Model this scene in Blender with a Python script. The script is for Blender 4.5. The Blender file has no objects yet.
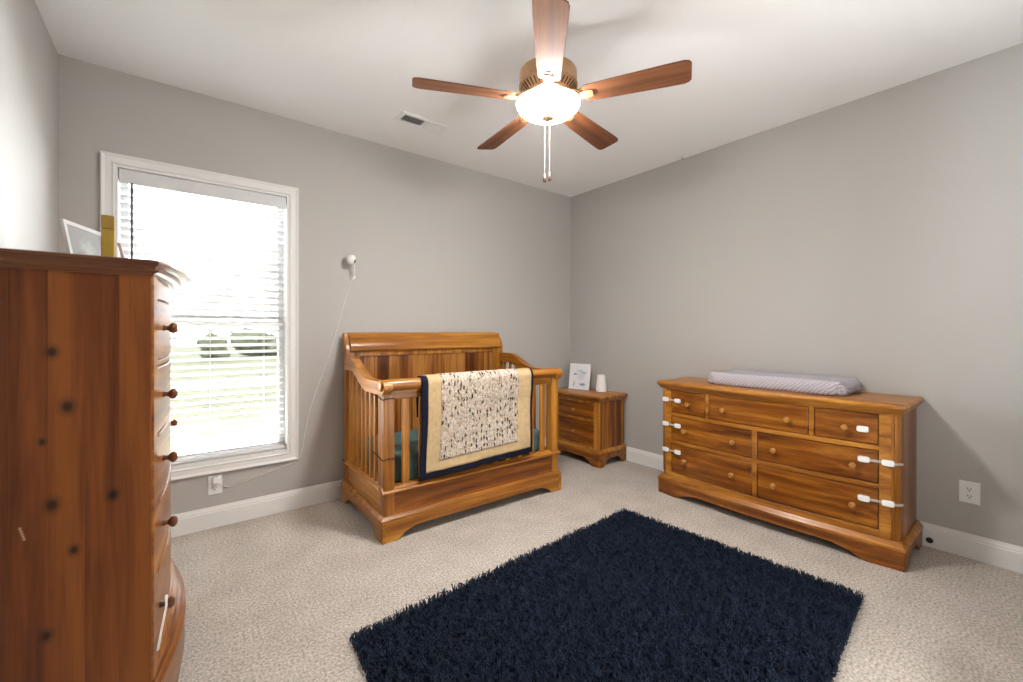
import bpy, bmesh, math, random
import numpy as np
from mathutils import Vector, Matrix

random.seed(7)
C = bpy.context.scene.collection
S = bpy.context.scene
PI = math.pi
R = math.radians

# ---------------------------------------------------------------- camera
cam_data = bpy.data.cameras.new('camera')
cam_data.sensor_width = 36.0
cam_data.lens = 425.6 / 1023 * 36.0
cam_data.shift_y = -(341.0 - 331.65) / 1023
cam_data.clip_start = 0.02
cam = bpy.data.objects.new('camera', cam_data)
C.objects.link(cam)
cam.location = (0.0, 0.0, 1.2465)
cam.rotation_euler = (R(90), 0, -R(38.189))
S.camera = cam

# ---------------------------------------------------------------- world, light, exposure
S.view_settings.view_transform = 'Standard'
S.view_settings.look = 'None'
S.view_settings.exposure = 0.50
S.view_settings.gamma = 1.0
S.view_settings.use_curve_mapping = False
W_SKY = 4.5
world = bpy.data.worlds.new('overcast_sky')
world.use_nodes = True
S.world = world
wbg = world.node_tree.nodes['Background']
wbg.inputs['Color'].default_value = (0.93, 0.97, 1.0, 1)
wbg.inputs['Strength'].default_value = W_SKY

BULB_W = 14.0          # bulbs inside the fan's bowl
FILL_R, FILL_L, FILL_H, FILL_LOW = 1750.0, 2300.0, 3600.0, 2500.0   # added fill lamps outside the window, out of the camera's sight
REAR_FILL_W = 21.0          # added fill lamp behind the camera, set in the rear opening
BOWL_EMIT = 150.0       # glow of the frosted bowl

# room measures
YB, XL, XR, YR, H = 3.309, -0.503, 3.439, -0.32, 2.74
WX0, WX1, WZ0, WZ1 = -0.277, 0.617, 0.405, 2.200     # window opening


def area(name, loc, rot, sx, sy, power, color, portal=False):
    l = bpy.data.lights.new(name, 'AREA')
    l.shape = 'RECTANGLE'
    l.size, l.size_y, l.energy, l.color = sx, sy, power, color
    if portal:
        l.cycles.is_portal = True
    o = bpy.data.objects.new(name, l)
    C.objects.link(o)
    o.location, o.rotation_euler = loc, rot
    return o


# daylight comes in by the window opening
area('window_portal', ((WX0 + WX1) / 2, YB + 0.2, (WZ0 + WZ1) / 2), (-R(90), 0, 0), WX1 - WX0, WZ1 - WZ0, 1, (1, 1, 1), True)


area('rear_fill', (1.70, YR - .05, 1.025), (R(120), 0, 0), .9, 2.05, REAR_FILL_W, (1, 0.98, 0.95))  # added fill lamp, unseen, tilted up into the room


def aim(loc, to):
    return (Vector(to) - Vector(loc)).to_track_quat('-Z', 'Y').to_euler()


p = (2.1, 4.3, 1.6)
area('window_fill_right', p, aim(p, (.17, 3.2, 1.5)), 2.2, 3.2, FILL_R, (0.95, 0.98, 1.0))  # added lamp right of the view, boosts the daylight on the left wall
p = (-1.75, 4.3, 1.6)
area('window_fill_left', p, aim(p, (.17, 3.2, 1.5)), 2.2, 3.2, FILL_L, (0.95, 0.98, 1.0))  # added lamp left of the view, boosts the daylight on the right wall
p = (0.3, 4.4, 3.7)
area('window_fill_high', p, aim(p, (.17, 3.3, 1.6)), 2.6, 1.8, FILL_H, (0.95, 0.98, 1.0))  # added lamp above the view, strengthens the window light


p = (0.3, 4.05, -.12)
area('window_fill_low', p, aim(p, (.2, 2.0, 2.74)), 2.8, .6, FILL_LOW, (1.0, 1.0, 0.95))  # added lamp below the view, throws fill up to the ceiling


# ---------------------------------------------------------------- mesh helpers
class MB:
    def __init__(s):
        s.v, s.f = [], []

    def loft(s, rings, caps=True, closed=False):
        b = len(s.v)
        n = len(rings[0])
        for r in rings:
            s.v += [tuple(p) for p in r]
        m = len(rings)
        for i in range(m if closed else m - 1):
            j = (i + 1) % m
            for k in range(n):
                l = (k + 1) % n
                s.f.append((b + i * n + k, b + i * n + l, b + j * n + l, b + j * n + k))
        if caps and not closed:
            s.f.append(tuple(b + k for k in range(n))[::-1])
            s.f.append(tuple(b + (m - 1) * n + k for k in range(n)))
        return s

    def box(s, x0, x1, y0, y1, z0, z1):
        return s.loft([[(x0, y0, z), (x1, y0, z), (x1, y1, z), (x0, y1, z)] for z in (z0, z1)])

    def prism(s, pts, axis, a0, a1):
        def q(p, a):
            return {'x': (a, p[0], p[1]), 'y': (p[0], a, p[1]), 'z': (p[0], p[1], a)}[axis]
        return s.loft([[q(p, a) for p in pts] for a in (a0, a1)])

    def tube(s, path, r, n=8, caps=True):
        path = [Vector(p) for p in path]
        rs = r if isinstance(r, (list, tuple)) else [r] * len(path)
        rings = []
        prev = None
        for i, p in enumerate(path):
            a = path[max(i - 1, 0)]
            b = path[min(i + 1, len(path) - 1)]
            t = (b - a).normalized()
            if prev is None:
                u = t.orthogonal().normalized()
            else:
                u = (prev - t * prev.dot(t)).normalized()
            prev = u
            w = t.cross(u)
            rings.append([p + (u * math.cos(2 * PI * k / n) + w * math.sin(2 * PI * k / n)) * rs[i] for k in range(n)])
        return s.loft(rings, caps)

    def lathe(s, prof, n=24, axis='z', c=(0, 0, 0)):
        rings = []
        for r, h in prof:
            ring = []
            for k in range(n):
                a = 2 * PI * k / n
                p = (r * math.cos(a), r * math.sin(a))
                if axis == 'z':
                    q = (p[0], p[1], h)
                elif axis == 'y':
                    q = (p[0], -h, p[1])      # grows towards -y
                else:
                    q = (h, p[0], p[1])
                ring.append((q[0] + c[0], q[1] + c[1], q[2] + c[2]))
            rings.append(ring)
        return s.loft(rings)

    def slab(s, xs, yf, z0, z1, t, c=0.003):
        """board whose front follows yf(x) (towards -y), thickness t behind it, chamfer c"""
        rings = []
        x0, x1 = xs[0], xs[-1]
        seq = [(x0, c, 0)] + [(x0 + c, 0, 0)] + [(x, 0, 0) for x in xs[1:-1]] + [(x1 - c, 0, 0)] + [(x1, c, 0)]
        for x, d, _ in seq:
            y = yf(x)
            rings.append([(x, y + d, z0 + c), (x, y + c + d * .0, z0) if d == 0 else (x, y + c, z0 + c * .3), (x, y + t, z0), (x, y + t, z1),
                          (x, y + c, z1) if d == 0 else (x, y + c, z1 - c * .3), (x, y + d, z1 - c)])
        return s.loft(rings)


def build(name, mb, mat=None, parent=None, loc=None, rot=None, angle=35, bevel=0, smooth=True):
    me = bpy.data.meshes.new(name)
    me.from_pydata(mb.v, [], mb.f)
    bm = bmesh.new()
    bm.from_mesh(me)
    bmesh.ops.recalc_face_normals(bm, faces=bm.faces)
    bm.to_mesh(me)
    bm.free()
    if smooth:
        me.polygons.foreach_set('use_smooth', [True] * len(me.polygons))
        me.set_sharp_from_angle(angle=R(angle))
    if mat:
        me.materials.append(mat)
    o = bpy.data.objects.new(name, me)
    C.objects.link(o)
    if parent:
        o.parent = parent
    if loc is not None:
        o.location = loc
    if rot is not None:
        o.rotation_euler = rot
    if bevel:
        m = o.modifiers.new('bevel', 'BEVEL')
        m.width, m.segments, m.limit_method, m.angle_limit = bevel, 2, 'ANGLE', R(40)
    return o


def dup(o, parent, loc=None, rot=None):
    c = o.copy()
    C.objects.link(c)
    c.parent = parent
    if loc is not None:
        c.location = loc
    if rot is not None:
        c.rotation_euler = rot
    return c


def tag(o, label=None, cat=None, group=None, kind=None):
    if label: o['label'] = label
    if cat: o['category'] = cat
    if group: o['group'] = group
    if kind: o['kind'] = kind
    return o


def thing(name, label, cat, loc=(0, 0, 0), rz=0, group=None):
    o = bpy.data.objects.new(name, None)
    o.empty_display_size = 0.1
    C.objects.link(o)
    o.location, o.rotation_euler = loc, (0, 0, rz)
    return tag(o, label, cat, group)


# ---------------------------------------------------------------- materials
def new_mat(name):
    m = bpy.data.materials.new(name)
    m.use_nodes = True
    nt = m.node_tree
    return m, nt, nt.nodes['Principled BSDF']


def nd(nt, typ, **kw):
    n = nt.nodes.new(typ)
    for k, v in kw.items():
        setattr(n, k, v)
    return n


def lk(nt, a, b):
    nt.links.new(a, b)


def math_node(nt, op, a, b=None, clamp=False):
    n = nd(nt, 'ShaderNodeMath', operation=op, use_clamp=clamp)
    for i, x in enumerate((a, b)):
        if x is None:
            continue
        if isinstance(x, (int, float)):
            n.inputs[i].default_value = x
        else:
            lk(nt, x, n.inputs[i])
    return n.outputs[0]


def mix_col(nt, fac, a, b, blend='MIX'):
    n = nd(nt, 'ShaderNodeMix', data_type='RGBA', blend_type=blend)
    for s, x in ((n.inputs['Factor'], fac), (n.inputs['A'], a), (n.inputs['B'], b)):
        if isinstance(x, (int, float)):
            s.default_value = x
        elif isinstance(x, (tuple, list)):
            s.default_value = tuple(x) + ((1,) if len(x) == 3 else ())
        else:
            lk(nt, x, s)
    return n.outputs['Result']


def ramp(nt, fac, stops):
    n = nd(nt, 'ShaderNodeValToRGB')
    e = n.color_ramp.elements
    while len(e) < len(stops):
        e.new(0.5)
    for i, (p, c) in enumerate(stops):
        e[i].position = p
        e[i].color = tuple(c) + (1,) if len(c) == 3 else c
    lk(nt, fac, n.inputs[0])
    return n.outputs['Color']


def plain(name, col, rough=0.5, spec=0.5, metal=0.0, noise=0.0, nscale=40, bump=0.0, coat=0.0):
    m, nt, b = new_mat(name)
    b.inputs['Base Color'].default_value = tuple(col) + (1,)
    b.inputs['Roughness'].default_value = rough
    b.inputs['Specular IOR Level'].default_value = spec
    b.inputs['Metallic'].default_value = metal
    b.inputs['Coat Weight'].default_value = coat
    if noise or bump:
        tc = nd(nt, 'ShaderNodeTexCoord')
        n = nd(nt, 'ShaderNodeTexNoise')
        n.inputs['Scale'].default_value = nscale
        n.inputs['Detail'].default_value = 4
        lk(nt, tc.outputs['Object'], n.inputs['Vector'])
        if noise:
            lo = tuple(c * (1 - noise) for c in col)
            hi = tuple(min(1, c * (1 + noise)) for c in col)
            lk(nt, ramp(nt, n.outputs['Fac'], [(0.3, lo), (0.7, hi)]), b.inputs['Base Color'])
        if bump:
            bp = nd(nt, 'ShaderNodeBump')
            bp.inputs['Strength'].default_value = bump
            bp.inputs['Distance'].default_value = 0.004
            lk(nt, n.outputs['Fac'], bp.inputs['Height'])
            lk(nt, bp.outputs['Normal'], b.inputs['Normal'])
    return m


def wood(name, grain, dark, mid, light, plank=0.0, across=None, rough=0.32, knots=True, spots=None, seed=0.0, coat=0.12, scale=1.0, pvar=0.5):
    """pine with grain along axis 'x','y' or 'z'; plank = width of the glued boards measured on axis 'across'"""
    m, nt, b = new_mat(name)
    tc = nd(nt, 'ShaderNodeTexCoord')
    sp = nd(nt, 'ShaderNodeSeparateXYZ')
    lk(nt, tc.outputs['Object'], sp.inputs[0])
    ax = {'x': 0, 'y': 1, 'z': 2}
    g = ax[grain]
    oth = [i for i in range(3) if i != g]
    along = sp.outputs[g]
    cb = nd(nt, 'ShaderNodeCombineXYZ')
    shift = None
    if plank:
        pa = sp.outputs[ax[across]]
        idx = math_node(nt, 'FLOOR', math_node(nt, 'DIVIDE', math_node(nt, 'ADD', pa, 7.03 + seed), plank))
        wn = nd(nt, 'ShaderNodeTexWhiteNoise', noise_dimensions='1D')
        lk(nt, idx, wn.inputs['W'])
        shift = wn.outputs['Value']
        along = math_node(nt, 'ADD', along, math_node(nt, 'MULTIPLY', shift, 13.0))
    lk(nt, math_node(nt, 'ADD', math_node(nt, 'MULTIPLY', along, 0.8 * scale), seed), cb.inputs[0])
    lk(nt, math_node(nt, 'MULTIPLY', sp.outputs[oth[0]], 16.0 * scale), cb.inputs[1])
    lk(nt, math_node(nt, 'MULTIPLY', sp.outputs[oth[1]], 16.0 * scale), cb.inputs[2])
    n1 = nd(nt, 'ShaderNodeTexNoise')
    n1.inputs['Scale'].default_value = 1.3
    n1.inputs['Detail'].default_value = 5
    n1.inputs['Roughness'].default_value = 0.55
    n1.inputs['Distortion'].default_value = 0.4
    lk(nt, cb.outputs[0], n1.inputs['Vector'])
    n2 = nd(nt, 'ShaderNodeTexNoise')
    n2.inputs['Scale'].default_value = 9.0
    n2.inputs['Detail'].default_value = 3
    lk(nt, cb.outputs[0], n2.inputs['Vector'])
    f = math_node(nt, 'ADD', math_node(nt, 'MULTIPLY', n1.outputs['Fac'], 0.8), math_node(nt, 'MULTIPLY', n2.outputs['Fac'], 0.2))
    if shift is not None:
        f = math_node(nt, 'ADD', f, math_node(nt, 'MULTIPLY', math_node(nt, 'SUBTRACT', shift, 0.5), pvar * 0.45))
    col = ramp(nt, f, [(0.34, dark), (0.50, mid), (0.67, light)])
    if knots:
        cv = nd(nt, 'ShaderNodeCombineXYZ')
        lk(nt, math_node(nt, 'ADD', math_node(nt, 'MULTIPLY', sp.outputs[g], 2.4), seed * 3.1), cv.inputs[0])
        lk(nt, math_node(nt, 'MULTIPLY', sp.outputs[oth[0]], 4.0), cv.inputs[1])
        lk(nt, math_node(nt, 'MULTIPLY', sp.outputs[oth[1]], 4.0), cv.inputs[2])
        vo = nd(nt, 'ShaderNodeTexVoronoi')
        vo.inputs['Scale'].default_value = 1.0
        lk(nt, cv.outputs[0], vo.inputs['Vector'])
        k = ramp(nt, vo.outputs['Distance'], [(0.0, (1, 1, 1)), (0.028, (1, 1, 1)), (0.055, (.35, .35, .35)), (0.12, (0, 0, 0))])
        col = mix_col(nt, k, col, tuple(c * 0.22 for c in dark))
    for (px, py, pz, r, c) in (spots or []):
        vs = nd(nt, 'ShaderNodeVectorMath', operation='SUBTRACT')
        lk(nt, tc.outputs['Object'], vs.inputs[0])
        vs.inputs[1].default_value = (px, py, pz)
        sc = nd(nt, 'ShaderNodeVectorMath', operation='MULTIPLY')
        lk(nt, vs.outputs[0], sc.inputs[0])
        sc.inputs[1].default_value = tuple(0.75 if i == g else 1.0 for i in range(3))
        le = nd(nt, 'ShaderNodeVectorMath', operation='LENGTH')
        lk(nt, sc.outputs[0], le.inputs[0])
        d = math_node(nt, 'DIVIDE', le.outputs['Value'], r)
        k = ramp(nt, d, [(0.0, (1, 1, 1)), (0.30, (.9, .9, .9)), (0.5, (.45, .45, .45)), (1.0, (0, 0, 0))])
        col = mix_col(nt, k, col, c)
    lk(nt, col, b.inputs['Base Color'])
    b.inputs['Roughness'].default_value = rough
    b.inputs['Specular IOR Level'].default_value = 0.4
    b.inputs['Coat Weight'].default_value = coat
    b.inputs['Coat Roughness'].default_value = 0.18
    bp = nd(nt, 'ShaderNodeBump')
    bp.inputs['Strength'].default_value = 0.12
    bp.inputs['Distance'].default_value = 0.002
    lk(nt, n2.outputs['Fac'], bp.inputs['Height'])
    lk(nt, bp.outputs['Normal'], b.inputs['Normal'])
    return m


PD, PM, PL = (0.165, 0.048, 0.004), (0.345, 0.128, 0.014), (0.54, 0.245, 0.038)
DD, DM, DL = (0.082, 0.018, 0.002), (0.220, 0.066, 0.006), (0.40, 0.155, 0.019)
M = {}
for a in 'xyz':
    M['pine_' + a] = wood('honey_pine_' + a, a, PD, PM, PL, knots=False, seed=1.7)
    M['amber_' + a] = wood('amber_pine_' + a, a, DD, DM, DL, knots=True, seed=4.3)
M['bead'] = wood('pine_boards', 'z', DD, (0.235, 0.078, 0.014), (0.42, 0.18, 0.04), plank=0.098, across='x', knots=False, seed=0.4, pvar=0.8)
M['amber_side'] = wood('amber_pine_side_boards', 'z', DD, DM, DL, plank=0.07, across='y', seed=2.2, pvar=0.8)

M['wall'] = plain('greige_wall_paint', (0.45, 0.432, 0.412), 0.75, 0.25, bump=0.03, nscale=180)
M['ceiling'] = plain('white_ceiling_paint', (0.92, 0.92, 0.92), 0.8, 0.2, bump=0.03, nscale=120)
M['trim'] = plain('white_trim_paint', (0.78, 0.775, 0.76), 0.35, 0.5)
M['slat'] = plain('white_blind_slat', (0.70, 0.70, 0.70), 0.4, 0.4)
M['white_plastic'] = plain('white_plastic', (0.82, 0.82, 0.81), 0.35, 0.5)
M['pale_plastic'] = plain('translucent_grey_plastic', (0.46, 0.41, 0.36), 0.3, 0.5)
M['black_plastic'] = plain('black_plastic', (0.012, 0.012, 0.013), 0.35, 0.5)
M['dark_slot'] = plain('dark_slot', (0.03, 0.03, 0.03), 0.7)
M['cord'] = plain('white_cord', (0.72, 0.70, 0.67), 0.5)
M['dark_cord'] = plain('dark_tie', (0.03, 0.02, 0.018), 0.8)
M['bronze'] = plain('brushed_bronze', (0.42, 0.25, 0.13), 0.4, 0.5, metal=0.55, noise=0.12, nscale=60)
M['bronze_dark'] = plain('dark_bronze', (0.06, 0.028, 0.016), 0.4, 0.5, metal=0.4)
M['chain'] = plain('pull_chain', (0.75, 0.72, 0.68), 0.35, 0.5, metal=0.3)
M['blade'] = wood('walnut_blade', 'x', (0.06, 0.019, 0.006), (0.13, 0.042, 0.012), (0.22, 0.080, 0.026), knots=False, rough=0.65, coat=0.0)
M['navy_bind'] = plain('navy_binding', (0.006, 0.008, 0.022), 0.8, 0.2, noise=0.4, nscale=90)
M['cream'] = plain('butter_yellow_cotton', (0.55, 0.40, 0.22), 0.85, 0.2, noise=0.10, nscale=35, bump=0.3)
M['mattress'] = plain('teal_sheet', (0.075, 0.135, 0.130), 0.85, 0.2, noise=0.12, nscale=30, bump=0.2)
M['gold'] = plain('mustard_gold_board', (0.40, 0.26, 0.035), 0.5, 0.4, noise=0.08, nscale=30)
M['vase'] = plain('white_ceramic', (0.82, 0.80, 0.80), 0.45, 0.4)
M['metal_grey'] = plain('grey_metal', (0.45, 0.45, 0.45), 0.4, 0.5, metal=0.6)


def carpet_mat():
    m, nt, b = new_mat('beige_carpet')
    tc = nd(nt, 'ShaderNodeTexCoord')
    n1 = nd(nt, 'ShaderNodeTexNoise')
    n1.inputs['Scale'].default_value = 95
    n1.inputs['Detail'].default_value = 3
    n1.inputs['Roughness'].default_value = 0.7
    lk(nt, tc.outputs['Object'], n1.inputs['Vector'])
    n2 = nd(nt, 'ShaderNodeTexNoise')
    n2.inputs['Scale'].default_value = 5
    n2.inputs['Detail'].default_value = 3
    lk(nt, tc.outputs['Object'], n2.inputs['Vector'])
    c1 = ramp(nt, n1.outputs['Fac'], [(0.33, (0.285, 0.25, 0.215)), (0.5, (0.50, 0.45, 0.40)), (0.68, (0.70, 0.65, 0.59))])
    c2 = ramp(nt, n2.outputs['Fac'], [(0.35, (0.88, 0.87, 0.86)), (0.65, (1, 1, 1))])
    lk(nt, mix_col(nt, 1.0, c1, c2, 'MULTIPLY'), b.inputs['Base Color'])
    b.inputs['Roughness'].default_value = 0.95
    b.inputs['Specular IOR Level'].default_value = 0.1
    bp = nd(nt, 'ShaderNodeBump')
    bp.inputs['Strength'].default_value = 0.7
    bp.inputs['Distance'].default_value = 0.008
    lk(nt, n1.outputs['Fac'], bp.inputs['Height'])
    lk(nt, bp.outputs['Normal'], b.inputs['Normal'])
    return m


def glass_mat():
    m, nt, b = new_mat('window_glass')
    nt.nodes.remove(b)
    t = nd(nt, 'ShaderNodeBsdfTransparent')
    t.inputs[0].default_value = (0.97, 0.98, 0.98, 1)
    g = nd(nt, 'ShaderNodeBsdfGlossy')
    g.inputs['Roughness'].default_value = 0.02
    fr = nd(nt, 'ShaderNodeFresnel')
    fr.inputs[0].default_value = 1.35
    mx = nd(nt, 'ShaderNodeMixShader')
    lk(nt, fr.outputs[0], mx.inputs[0])
    lk(nt, t.outputs[0], mx.inputs[1])
    lk(nt, g.outputs[0], mx.inputs[2])
    lk(nt, mx.outputs[0], nt.nodes['Material Output'].inputs[0])
    return m


def bowl_mat():
    m, nt, b = new_mat('lit_frosted_glass')
    b.inputs['Base Color'].default_value = (0.9, 0.86, 0.78, 1)
    b.inputs['Roughness'].default_value = 0.4
    b.inputs['Emission Color'].default_value = (1.0, 0.965, 0.925, 1)
    b.inputs['Emission Strength'].default_value = BOWL_EMIT
    return m


def print_mat():
    """off-white cotton printed with rows of small dark animals, twigs and tan marks (uv in metres)"""
    m, nt, b = new_mat('printed_cotton')
    tc = nd(nt, 'ShaderNodeTexCoord')
    col = (0.54, 0.455, 0.37)

    def layer(col, sx, sy, off, thr, c, keep, dist=0.0):
        mp = nd(nt, 'ShaderNodeMapping')
        mp.inputs['Scale'].default_value = (sx, sy, 1)
        mp.inputs['Location'].default_value = (off, off * 1.7, 0)
        lk(nt, tc.outputs['UV'], mp.inputs['Vector'])
        src = mp.outputs[0]
        if dist:
            nz = nd(nt, 'ShaderNodeTexNoise', noise_dimensions='2D')
            nz.inputs['Scale'].default_value = 2.4
            lk(nt, src, nz.inputs['Vector'])
            vm = nd(nt, 'ShaderNodeVectorMath', operation='MULTIPLY_ADD')
            lk(nt, nz.outputs['Color'], vm.inputs[0])
            vm.inputs[1].default_value = (dist, dist, 0)
            lk(nt, src, vm.inputs[2])
            src = vm.outputs[0]
        vo = nd(nt, 'ShaderNodeTexVoronoi', voronoi_dimensions='2D')
        vo.inputs['Scale'].default_value = 1.0
        vo.inputs['Randomness'].default_value = 0.75
        lk(nt, src, vo.inputs['Vector'])
        k = math_node(nt, 'LESS_THAN', vo.outputs['Distance'], thr)
        sc = nd(nt, 'ShaderNodeSeparateColor')
        lk(nt, vo.outputs['Color'], sc.inputs[0])
        k = math_node(nt, 'MULTIPLY', k, math_node(nt, 'LESS_THAN', sc.outputs[0], keep))
        return mix_col(nt, k, col, c)
    col = layer(col, 70, 44, 3.1, 0.30, (0.33, 0.22, 0.14), 0.66, 1.2)
    col = layer(col, 44, 60, 9.4, 0.24, (0.34, 0.28, 0.23), 0.45, 1.6)
    col = layer(col, 40, 34, 6.4, 0.26, (0.66, 0.59, 0.52), 0.6, 1.0)
    col = layer(col, 46, 20, 0.3, 0.27, (0.030, 0.023, 0.020), 0.36, 0.7)
    col = layer(col, 34, 26, 5.7, 0.18, (0.05, 0.036, 0.028), 0.36, 1.5)
    lk(nt, col, b.inputs['Base Color'])
    b.inputs['Roughness'].default_value = 0.85
    b.inputs['Specular IOR Level'].default_value = 0.2
    return m


def pad_mat():
    m, nt, b = new_mat('lavender_striped_jersey')
    tc = nd(nt, 'ShaderNodeTexCoord')
    w = nd(nt, 'ShaderNodeTexWave', wave_type='BANDS', bands_direction='DIAGONAL')
    w.inputs['Scale'].default_value = 26
    w.inputs['Distortion'].default_value = 1.2
    lk(nt, tc.outputs['Object'], w.inputs['Vector'])
    c = ramp(nt, w.outputs['Fac'], [(0.25, (0.34, 0.31, 0.36)), (0.6, (0.47, 0.44, 0.47))])
    lk(nt, c, b.inputs['Base Color'])
    b.inputs['Roughness'].default_value = 0.9
    b.inputs['Specular IOR Level'].default_value = 0.2
    bp = nd(nt, 'ShaderNodeBump')
    bp.inputs['Strength'].default_value = 0.35
    bp.inputs['Distance'].default_value = 0.004
    lk(nt, w.outputs['Fac'], bp.inputs['Height'])
    lk(nt, bp.outputs['Normal'], b.inputs['Normal'])
    return m


def pile_mat():
    m, nt, b = new_mat('navy_shag_yarn')
    tc = nd(nt, 'ShaderNodeTexCoord')
    n = nd(nt, 'ShaderNodeTexNoise')
    n.inputs['Scale'].default_value = 55
    n.inputs['Detail'].default_value = 2
    lk(nt, tc.outputs['Object'], n.inputs['Vector'])
    lk(nt, ramp(nt, n.outputs['Fac'], [(0.3, (0.003, 0.007, 0.018)), (0.7, (0.013, 0.027, 0.058))]), b.inputs['Base Color'])
    b.inputs['Roughness'].default_value = 0.55
    b.inputs['Specular IOR Level'].default_value = 0.25
    return m


def art_mat(name, bg, marks):
    """flat picture: soft-edged ellipses (u, v, ru, rv, colour) on a pale ground, uv 0..1"""
    m, nt, b = new_mat(name)
    tc = nd(nt, 'ShaderNodeTexCoord')
    nz = nd(nt, 'ShaderNodeTexNoise', noise_dimensions='2D')
    nz.inputs['Scale'].default_value = 9
    nz.inputs['Detail'].default_value = 4
    lk(nt, tc.outputs['UV'], nz.inputs['Vector'])
    wob = math_node(nt, 'MULTIPLY', math_node(nt, 'SUBTRACT', nz.outputs['Fac'], 0.5), 1.6)
    col = bg
    for (u, v, ru, rv, c) in marks:
        vs = nd(nt, 'ShaderNodeVectorMath', operation='SUBTRACT')
        lk(nt, tc.outputs['UV'], vs.inputs[0])
        vs.inputs[1].default_value = (u, v, 0)
        dv = nd(nt, 'ShaderNodeVectorMath', operation='DIVIDE')
        lk(nt, vs.outputs[0], dv.inputs[0])
        dv.inputs[1].default_value = (ru, rv, 1)
        le = nd(nt, 'ShaderNodeVectorMath', operation='LENGTH')
        lk(nt, dv.outputs[0], le.inputs[0])
        k = ramp(nt, math_node(nt, 'ADD', le.outputs['Value'], wob), [(0.45, (1, 1, 1)), (1.0, (0, 0, 0))])
        col = mix_col(nt, k, col, c)
    lk(nt, col, b.inputs['Base Color'])
    b.inputs['Roughness'].default_value = 0.85
    b.inputs['Specular IOR Level'].default_value = 0.15
    return m


M['carpet'] = carpet_mat()
M['glass'] = glass_mat()
M['bowl'] = bowl_mat()
M['print'] = print_mat()
M['bowl_inside'] = plain('frosted_glass_inside', (0.8, 0.78, 0.74), 0.5)
M['pad'] = pad_mat()
M['pile'] = pile_mat()
M['rug_back'] = plain('navy_rug_backing', (0.006, 0.009, 0.022), 0.9, 0.1)


# ---------------------------------------------------------------- the setting
def struct(name, mb, mat, parent=None, **kw):
    o = build(name, mb, mat, parent, **kw)
    if not parent:
        tag(o, kind='structure')
    return o


T = 0.16
struct('floor', MB().box(XL - T, XR + T, YR - 1.3, YB + T, -0.12, 0), M['carpet'])
struct('ceiling', MB().box(XL - T, XR + T, YR - 1.3, YB + T, H, H + 0.1), M['ceiling'])
struct('wall_left', MB().box(XL - T, XL, YR - T, YB + T, 0, H), M['wall'])
struct('wall_right', MB().box(XR, XR + T, YR - T, YB + T, 0, H), M['wall'])
wb = MB()
wb.box(XL, WX0, YB, YB + T, 0, H).box(WX1, XR, YB, YB + T, 0, H)
wb.box(WX0, WX1, YB, YB + T, 0, WZ0).box(WX0, WX1, YB, YB + T, WZ1, H)
struct('wall_back', wb, M['wall'])
wr = MB()
DX0, DX1, DZ = 1.25, 2.15, 2.05            # unseen opening added behind the camera for the fill lamp
wr.box(XL, DX0, YR - T, YR, 0, H).box(DX1, XR, YR - T, YR, 0, H).box(DX0, DX1, YR - T, YR, DZ, H)
struct('wall_rear', wr, M['wall'])
struct('wall_sky_block', MB().box(DX0 - .1, DX1 + .1, YR - 1.3, YR - 1.2, 0, H).box(DX0 - .1, DX0, YR - 1.2, YR - T, 0, H).box(DX1, DX1 + .1, YR - 1.2, YR - T, 0, H), M['wall'])  # unseen walls added to keep the sky out of the rear opening


def baseboard_profile(h=0.132, t=0.015):
    return [(0, 0), (t, 0), (t, h - .034), (t - .003, h - .028), (t - .003, h - .020), (t - .007, h - .012), (t - .009, h), (0, h)]


bp_ = baseboard_profile()
struct('baseboard_back', MB().prism([(YB - d, z) for d, z in bp_], 'x', XL, XR), M['trim'], angle=25)
struct('baseboard_right', MB().prism([(XR - d, z) for d, z in bp_], 'y', YR, YB), M['trim'], angle=25)
struct('baseboard_left', MB().prism([(XL + d, z) for d, z in bp_], 'y', YR, YB), M['trim'], angle=25)

# window: casing, jambs, two sashes with panes
win = bpy.data.objects.new('window_1', None)
C.objects.link(win)
tag(win, kind='structure')


def ring_frame(mb, x0, x1, z0, z1, prof):
    """picture-frame moulding: prof = (distance outward from the opening, y) closed section"""
    rings = []
    for sx, sz in ((-1, -1), (1, -1), (1, 1), (-1, 1)):
        rings.append([((x0 - d) if sx < 0 else (x1 + d), y, (z0 - d) if sz < 0 else (z1 + d)) for d, y in prof])
    return mb.loft(rings, closed=True)


cas = [(0.0, YB - .010), (0.006, YB - .016), (0.016, YB - .012), (0.040, YB - .014), (0.052, YB - .022), (0.058, YB - .022), (0.060, YB), (0.0, YB)]
build('window_casing', ring_frame(MB(), WX0, WX1, WZ0, WZ1, cas), M['trim'], win, angle=25)
build('window_jamb', ring_frame(MB(), WX0 + .012, WX1 - .012, WZ0 + .012, WZ1 - .012, [(0, YB - .008), (.012, YB - .008), (.012, YB + T), (0, YB + T)]), M['trim'], win, angle=25)
build('window_stool', MB().box(WX0 + .012, WX1 - .012, YB - .006, YB + .10, WZ0 + .012, WZ0 + .022), M['trim'], win)


def sash(name, z0, z1, y):
    s = .038
    o = build(name, ring_frame(MB(), WX0 + .012 + s, WX1 - .012 - s, z0 + s, z1 - s, [(0, y), (s, y), (s, y + .03), (0, y + .03)]), M['trim'], win, angle=25)
    build('window_pane', MB().box(WX0 + .05, WX1 - .05, y + .013, y + .017, z0 + s, z1 - s), M['glass'], o)
    return o


sash('lower_sash', WZ0 + .022, 1.318, YB + .085)
sash('upper_sash', 1.278, WZ1 - .012, YB + .118)

M['wand'] = plain('smoky_wand', (0.10, 0.10, 0.10), 0.3)
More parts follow.
